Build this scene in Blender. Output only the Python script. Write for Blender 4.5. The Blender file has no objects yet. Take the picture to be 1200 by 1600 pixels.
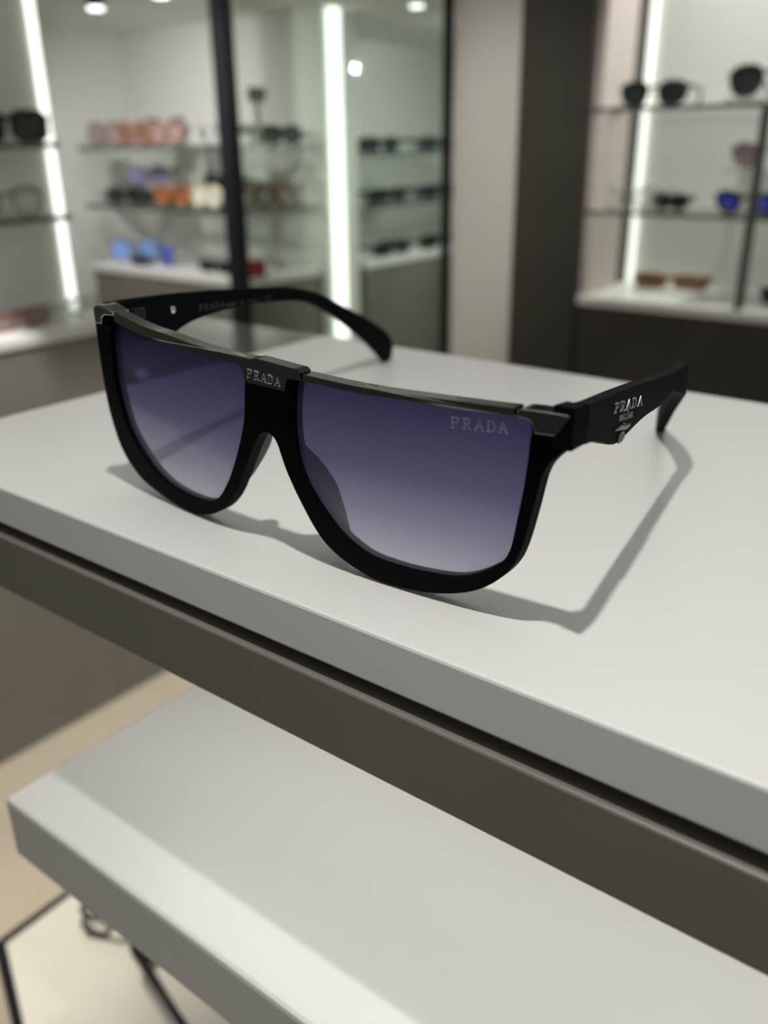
import bpy, bmesh, math, random
from mathutils import Vector, Matrix
random.seed(7)
PI = math.pi
scene = bpy.context.scene
COL = scene.collection
ZS = 0.80                                  # height of the display shelf top

# ------------------------------------------------------------------ camera
cam_data = bpy.data.cameras.new('camera')
cam = bpy.data.objects.new('camera', cam_data)
COL.objects.link(cam)
YAW, PITCH, ROLL = -0.661492, 0.399277, 0.011396
cam_data.sensor_fit = 'VERTICAL'
cam_data.sensor_height = 24.0
cam_data.lens = 1380.0 / 1600.0 * 24.0
cam_data.clip_start = 0.01
fwd = Vector((math.sin(YAW)*math.cos(PITCH), math.cos(YAW)*math.cos(PITCH), -math.sin(PITCH)))
rgt = Vector((math.cos(YAW), -math.sin(YAW), 0))
dwn = fwd.cross(rgt)
r2 = math.cos(ROLL)*rgt + math.sin(ROLL)*dwn
d2 = -math.sin(ROLL)*rgt + math.cos(ROLL)*dwn
mw = Matrix((r2, -d2, -fwd)).transposed().to_4x4()
mw.translation = Vector((0, 0, 0.9))
cam.matrix_world = mw
cam_data.dof.use_dof = True
cam_data.dof.focus_distance = 0.205
cam_data.dof.aperture_fstop = 6.6
scene.camera = cam

# ------------------------------------------------------------------ world, exposure
scene.view_settings.view_transform = 'Standard'
scene.view_settings.look = 'None'
scene.view_settings.exposure = 0.0
scene.view_settings.gamma = 1.0
scene.view_settings.use_curve_mapping = False
world = bpy.data.worlds.new('World')
scene.world = world
world.use_nodes = True
wn = world.node_tree
bg = wn.nodes['Background']
bg.inputs['Strength'].default_value = 1.0
w_tc = wn.nodes.new('ShaderNodeTexCoord')
w_sp = wn.nodes.new('ShaderNodeSeparateXYZ')
w_mr = wn.nodes.new('ShaderNodeMapRange')
w_mr.inputs['From Min'].default_value = -1.0
w_mr.inputs['From Max'].default_value = 1.0
w_rp = wn.nodes.new('ShaderNodeValToRGB')          # dim floor, lit walls round the shop, darker ceiling
for _p, _v in ((0.0, 0.03), (0.47, 0.04), (0.53, 0.32), (0.61, 0.29), (0.72, 0.11), (0.86, 0.05), (1.0, 0.03)):
    _e = w_rp.color_ramp.elements[0] if _p == 0.0 else (w_rp.color_ramp.elements[1] if _p == 1.0 else w_rp.color_ramp.elements.new(_p))
    _e.color = (_v*0.98, _v, _v*0.94, 1)
wn.links.new(w_tc.outputs['Generated'], w_sp.inputs[0])
wn.links.new(w_sp.outputs['Z'], w_mr.inputs['Value'])
wn.links.new(w_mr.outputs[0], w_rp.inputs['Fac'])
wn.links.new(w_rp.outputs['Color'], bg.inputs['Color'])

def light(name, kind, loc, power, color=(1, 1, 1), target=None, **kw):
    d = bpy.data.lights.new(name, kind)
    d.energy = power
    d.color = color
    for k, v in kw.items():
        setattr(d, k, v)
    o = bpy.data.objects.new(name, d)
    o.location = loc
    if target is not None:
        o.rotation_euler = (Vector(target) - Vector(loc)).to_track_quat('-Z', 'Y').to_euler()
    COL.objects.link(o)
    return o

# shop spotlight straight over the shelf, back-bay ceiling spots, then added fills without fixtures
light('shelf_spotlight', 'POINT', (-0.060, 0.058, 1.126), 3.05, (1.0, 0.985, 0.95), shadow_soft_size=0.005)
light('bay_spotlight', 'SPOT', (-1.555, 1.00, 1.092), 6.5, (1.0, 1.0, 0.97), target=(-1.62, 1.40, 0.70), spot_size=2.3, spot_blend=1.0, shadow_soft_size=0.012)
light('bay_spotlight', 'SPOT', (-1.185, 0.995, 1.094), 5.8, (1.0, 1.0, 0.97), target=(-1.50, 1.47, 0.75), spot_size=2.0, spot_blend=1.0, shadow_soft_size=0.012)
light('left_bay_fill', 'SPOT', (-0.70, 0.34, 1.85), 105.0, (1.0, 1.0, 0.97), target=(-1.22, 0.62, 0.45), spot_size=0.95, spot_blend=1.0, shadow_soft_size=0.03)  # added unseen fill that brightens the left bay and its base
light('far_bay_fill', 'SPOT', (-0.93, 1.85, 1.10), 9.0, (0.95, 1.0, 0.96), target=(-1.40, 1.90, 0.75), spot_size=2.3, spot_blend=1.0, shadow_soft_size=0.03)  # added fill hidden behind the right wall column, brightens the far unit
light('niche_fill', 'SPOT', (-0.40, 1.50, 1.75), 52.0, (1.0, 1.0, 0.95), target=(-0.50, 1.57, 0.7), spot_size=1.2, spot_blend=1.0, shadow_soft_size=0.04)  # added unseen fill brightening the niche from above
light('column_fill', 'SPOT', (-0.40, 0.70, 1.45), 24.0, (1.0, 0.97, 0.92), target=(-0.93, 1.45, 0.80), spot_size=0.62, spot_blend=1.0, shadow_soft_size=0.04)  # added fill without a fixture, lifts the pale wall column
light('floor_fill', 'SPOT', (-0.72, 0.20, 1.50), 36.0, (1.0, 0.95, 0.86), target=(-0.68, 0.24, 0.0), spot_size=0.55, spot_blend=0.7, shadow_soft_size=0.04)  # added unseen fill for the floor and low table

# ------------------------------------------------------------------ materials
def mat(name, color, rough=0.5, metal=0.0, spec=0.5, var=0.03, scale=40.0, coat=0.0):
    m = bpy.data.materials.new(name)
    m.use_nodes = True
    nt = m.node_tree
    b = nt.nodes['Principled BSDF']
    b.inputs['Roughness'].default_value = rough
    b.inputs['Metallic'].default_value = metal
    b.inputs['Specular IOR Level'].default_value = spec
    b.inputs['Coat Weight'].default_value = coat
    tc = nt.nodes.new('ShaderNodeTexCoord')
    nz = nt.nodes.new('ShaderNodeTexNoise')
    nz.inputs['Scale'].default_value = scale
    rp = nt.nodes.new('ShaderNodeValToRGB')
    rp.color_ramp.elements[0].position = 0.3
    rp.color_ramp.elements[1].position = 0.7
    rp.color_ramp.elements[0].color = tuple(c*(1-var) for c in color) + (1,)
    rp.color_ramp.elements[1].color = tuple(min(1, c*(1+var)) for c in color) + (1,)
    nt.links.new(tc.outputs['Object'], nz.inputs['Vector'])
    nt.links.new(nz.outputs['Fac'], rp.inputs['Fac'])
    nt.links.new(rp.outputs['Color'], b.inputs['Base Color'])
    return m

def emit(name, color, strength):
    m = bpy.data.materials.new(name)
    m.use_nodes = True
    nt = m.node_tree
    b = nt.nodes['Principled BSDF']
    b.inputs['Base Color'].default_value = color + (1,)
    b.inputs['Emission Color'].default_value = color + (1,)
    b.inputs['Emission Strength'].default_value = strength
    return m

def glass(name, tint, gloss=0.12, haze=0.0, rough=0.03, hazecol=None):
    """thin sheet: tinted see-through, a little haze, mirror reflection"""
    m = bpy.data.materials.new(name)
    m.use_nodes = True
    nt = m.node_tree
    for n in list(nt.nodes):
        nt.nodes.remove(n)
    out = nt.nodes.new('ShaderNodeOutputMaterial')
    tr = nt.nodes.new('ShaderNodeBsdfTransparent'); tr.inputs['Color'].default_value = tint + (1,)
    df = nt.nodes.new('ShaderNodeBsdfDiffuse'); df.inputs['Color'].default_value = (hazecol or tint) + (1,)
    gl = nt.nodes.new('ShaderNodeBsdfGlossy'); gl.inputs['Roughness'].default_value = rough
    lw = nt.nodes.new('ShaderNodeLayerWeight'); lw.inputs['Blend'].default_value = 0.5
    pw = nt.nodes.new('ShaderNodeMath'); pw.operation = 'POWER'; pw.inputs[1].default_value = 5.0
    ma = nt.nodes.new('ShaderNodeMath'); ma.operation = 'MULTIPLY_ADD'; ma.inputs[1].default_value = 0.9; ma.inputs[2].default_value = gloss*0.2
    m1 = nt.nodes.new('ShaderNodeMixShader'); m1.inputs[0].default_value = haze
    m2 = nt.nodes.new('ShaderNodeMixShader')
    L = nt.links.new
    L(tr.outputs[0], m1.inputs[1]); L(df.outputs[0], m1.inputs[2])
    L(lw.outputs['Facing'], pw.inputs[0]); L(pw.outputs[0], ma.inputs[0]); L(ma.outputs[0], m2.inputs[0])
    L(m1.outputs[0], m2.inputs[1]); L(gl.outputs[0], m2.inputs[2])
    L(m2.outputs[0], out.inputs['Surface'])
    return m

WHITE_TOP = mat('white_laminate', (0.80, 0.785, 0.75), 0.33, spec=0.5, var=0.012, scale=9)
WHITE_WALL = mat('white_wall_paint', (0.76, 0.76, 0.72), 0.7, spec=0.2, var=0.02, scale=3)
WARM_WALL = mat('warm_grey_panel', (0.62, 0.595, 0.55), 0.6, spec=0.2, var=0.02, scale=3)
TAUPE = mat('taupe_laminate', (0.20, 0.185, 0.155), 0.5, spec=0.4, var=0.06, scale=14)
BROWN = mat('dark_brown_panel', (0.049, 0.043, 0.036), 0.5, spec=0.3, var=0.07, scale=14)
FASCIA = mat('brown_fascia_metal', (0.22, 0.195, 0.17), 0.36, spec=0.5, var=0.03, scale=30)
GAP_SHADE = mat('gap_shade', (0.045, 0.045, 0.04), 0.7, spec=0.2)  # near-black so the gap under the top board reads as shaded
FLOOR = mat('beige_floor_tile', (0.50, 0.42, 0.315), 0.25, spec=0.5, var=0.06, scale=6)
CEIL = mat('ceiling_paint', (0.86, 0.86, 0.82), 0.8, spec=0.1, var=0.01)
BLACK_METAL = mat('black_metal', (0.010, 0.012, 0.014), 0.6, spec=0.25)
GREY_METAL = mat('grey_metal', (0.16, 0.16, 0.155), 0.4, metal=0.6)
LED = emit('led_light', (0.95, 1.0, 0.93), 1.7)
LED_DIM = emit('led_diffuser', (0.95, 1.0, 0.92), 0.95)
UNDER_FILL = emit('under_shelf_fill', (1.0, 1.0, 0.97), 7.2)  # glow of the added fill strip under the top board
SPOT_LENS = emit('spot_lamp_lens', (1.0, 1.0, 1.0), 3.0)
SHELF_GLASS = glass('shelf_glass', (0.955, 0.975, 0.96), 0.2, haze=0.05, hazecol=(0.45, 0.52, 0.48))
SHELF_EDGE = mat('shelf_glass_edge', (0.10, 0.125, 0.11), 0.3, spec=0.5)
PANE = glass('partition_pane_glass', (0.90, 0.935, 0.905), 0.08)
LEDGE = mat('grey_glass_ledge', (0.10, 0.12, 0.105), 0.13, spec=1.0, var=0.01, coat=1.0)
MATTE_BLACK = mat('matte_black_acetate', (0.0022, 0.0027, 0.0040), 0.6, spec=0.03, var=0.02)
PAD_BLACK = mat('nose_pad_black', (0.010, 0.011, 0.012), 0.5, spec=0.25)
GUNMETAL = mat('gunmetal', (0.40, 0.38, 0.36), 0.12, metal=1.0, var=0.02)
SILVER = mat('silver_print', (0.42, 0.42, 0.42), 0.4, metal=0.3)
ENGRAVE = mat('lens_etching', (0.80, 0.78, 0.95), 0.6, spec=0.1)
PLAQUE_ENGRAVE = mat('plaque_engraving', (0.36, 0.35, 0.33), 0.5, metal=0.2)
GREY_PRINT = mat('grey_print', (0.055, 0.058, 0.062), 0.6, spec=0.1)

# ------------------------------------------------------------------ mesh helpers
def link(name, bm, m, parent=None, loc=None, smooth=False):
    bmesh.ops.recalc_face_normals(bm, faces=bm.faces)
    me = bpy.data.meshes.new(name)
    bm.to_mesh(me); bm.free()
    for p in me.polygons:
        p.use_smooth = smooth
    ms = m if isinstance(m, (list, tuple)) else [m]
    for x in ms:
        me.materials.append(x)
    o = bpy.data.objects.new(name, me)
    COL.objects.link(o)
    if parent is not None:
        o.parent = parent
    if loc is not None:
        o.location = loc
    return o

def add_box(bm, a, b, mi=0):
    vs = [bm.verts.new((x, y, z)) for x in (a[0], b[0]) for y in (a[1], b[1]) for z in (a[2], b[2])]
    for f in ((0, 1, 3, 2), (4, 6, 7, 5), (0, 4, 5, 1), (2, 3, 7, 6), (0, 2, 6, 4), (1, 5, 7, 3)):
        bm.faces.new([vs[i] for i in f]).material_index = mi
    return vs

def box(name, a, b, m, parent=None, bevel=0.0):
    bm = bmesh.new()
    add_box(bm, a, b)
    o = link(name, bm, m, parent)
    if bevel:
        md = o.modifiers.new('bevel', 'BEVEL'); md.width = bevel; md.segments = 2; md.limit_method = 'ANGLE'
    return o

def add_tube(bm, pts, r, seg=8, closed=False, cap=True, flat=None):
    """tube through pts; r is a number or a list; flat = (normal axis, factor) squashes it"""
    pts = [Vector(p) for p in pts]
    n = len(pts)
    rings = []
    prev = None
    for i, p in enumerate(pts):
        a = pts[(i-1) % n] if (closed or i > 0) else p
        b = pts[(i+1) % n] if (closed or i < n-1) else p
        t = (b - a)
        t = t.normalized() if t.length > 1e-9 else Vector((0, 0, 1))
        if prev is None:
            u = t.orthogonal().normalized()
        else:
            u = (prev - t*prev.dot(t))
            u = u.normalized() if u.length > 1e-6 else t.orthogonal().normalized()
        prev = u
        v = t.cross(u)
        rr = r[i] if isinstance(r, (list, tuple)) else r
        rings.append([bm.verts.new(p + (u*math.cos(2*PI*k/seg) + v*math.sin(2*PI*k/seg))*rr) for k in range(seg)])
    m = n if closed else n-1
    for i in range(m):
        A, B = rings[i], rings[(i+1) % n]
        off = 0
        if closed and i == n-1:
            off = min(range(seg), key=lambda o: (B[o].co - A[0].co).length)
        for k in range(seg):
            bm.faces.new((A[k], A[(k+1) % seg], B[(k+1+off) % seg], B[(k+off) % seg]))
    if cap and not closed:
        bm.faces.new(rings[0]); bm.faces.new(rings[-1])

def empty(name, loc, rotz=0.0):
    o = bpy.data.objects.new(name, None)
    o.location = loc
    o.rotation_euler = (0, 0, rotz)
    o.empty_display_size = 0.02
    COL.objects.link(o)
    return o

def tag(o, label, cat, group=None):
    o['label'] = label
    o['category'] = cat
    if group:
        o['group'] = group
    return o

def struct(o):
    o['kind'] = 'structure'
    return o
# ================================================================== SETTING
struct(box('floor', (-2.6, -0.40, -0.03), (1.6, 3.2, 0.0), FLOOR))
struct(box('ceiling', (-2.2, 0.55, 1.137), (-0.965, 2.6, 1.16), CEIL))
struct(box('wall_left', (-1.99, 0.865, 0.0), (-1.905, 1.57, 1.137), WHITE_WALL))
struct(box('wall_left_bay', (-1.42, -0.38, 0.0), (-1.312, 0.862, 1.30), WHITE_WALL))
struct(box('wall_back', (-1.905, 1.47, 0.0), (-1.285, 1.57, 1.137), WHITE_WALL))
struct(box('wall_far', (-1.75, 1.575, 0.0), (-1.62, 2.55, 1.137), WHITE_WALL))
struct(box('wall_end', (-1.62, 2.45, 0.0), (-0.80, 2.55, 1.137), WHITE_WALL))
struct(box('wall_right', (-0.962, 1.455, 0.0), (-0.806, 1.66, 1.40), WARM_WALL))
struct(box('wall_niche_back', (-0.70, 1.645, 0.0), (0.40, 1.70, 1.45), WHITE_WALL))

# white wall column carrying the dark brown cladding panel beside the niche
struct(box('trim_1', (-0.818, 1.432, 0.0), (-0.690, 1.644, 1.40), BROWN))

# ================================================================== DISPLAY STAND (front)
stand = empty('display_stand', (0.15, 0.25, 0.0))
tag(stand, 'white two-tier shop display stand with a brown metal fascia under its top board', 'display stand')
def sbox(name, a, b, m, bevel=0.0, parent=stand):
    l = parent.location
    o = box(name, tuple(a[i]-l[i] for i in range(3)), tuple(b[i]-l[i] for i in range(3)), m, parent, bevel)
    return o
sbox('top_board', (-0.327, 0.1312, 0.7865), (0.62, 0.3677, 0.80), WHITE_TOP, 0.0008)
sbox('gap_shade_panel', (-0.320, 0.139, 0.7810), (0.62, 0.360, 0.7865), GAP_SHADE)  # shade of the gap put into this panel's dark colour
sbox('fascia', (-0.327, 0.1305, 0.7612), (0.62, 0.150, 0.7822), FASCIA, 0.0007)
sbox('support_board', (-0.320, 0.150, 0.7650), (0.62, 0.360, 0.7810), FASCIA)
sbox('lower_shelf', (-0.301, 0.131, 0.6236), (0.62, 0.360, 0.6535), WHITE_TOP, 0.0018)
sbox('back_panel', (-0.20, 0.3605, 0.0), (0.62, 0.3675, 0.7865), WHITE_TOP)
strip = sbox('fill_strip', (-0.305, 0.195, 0.7615), (0.60, 0.214, 0.7650), UNDER_FILL)  # added glowing strip, hidden behind the fascia, to light the lower shelf
bm = bmesh.new()
pts = [(-0.455, 0.3675), (-0.3275, 0.3675), (-0.3275, 0.245), (-0.372, 0.262)]
lo = [bm.verts.new((x-0.15, y-0.25, 0.7875)) for x, y in pts]
hi = [bm.verts.new((x-0.15, y-0.25, 0.7995)) for x, y in pts]
bm.faces.new(lo); bm.faces.new(hi)
for i in range(4):
    bm.faces.new((lo[i], lo[(i+1) % 4], hi[(i+1) % 4], hi[i]))
o = link('side_ledge', bm, LEDGE, stand)
o['label'] = 'glossy grey glass side ledge'

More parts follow.
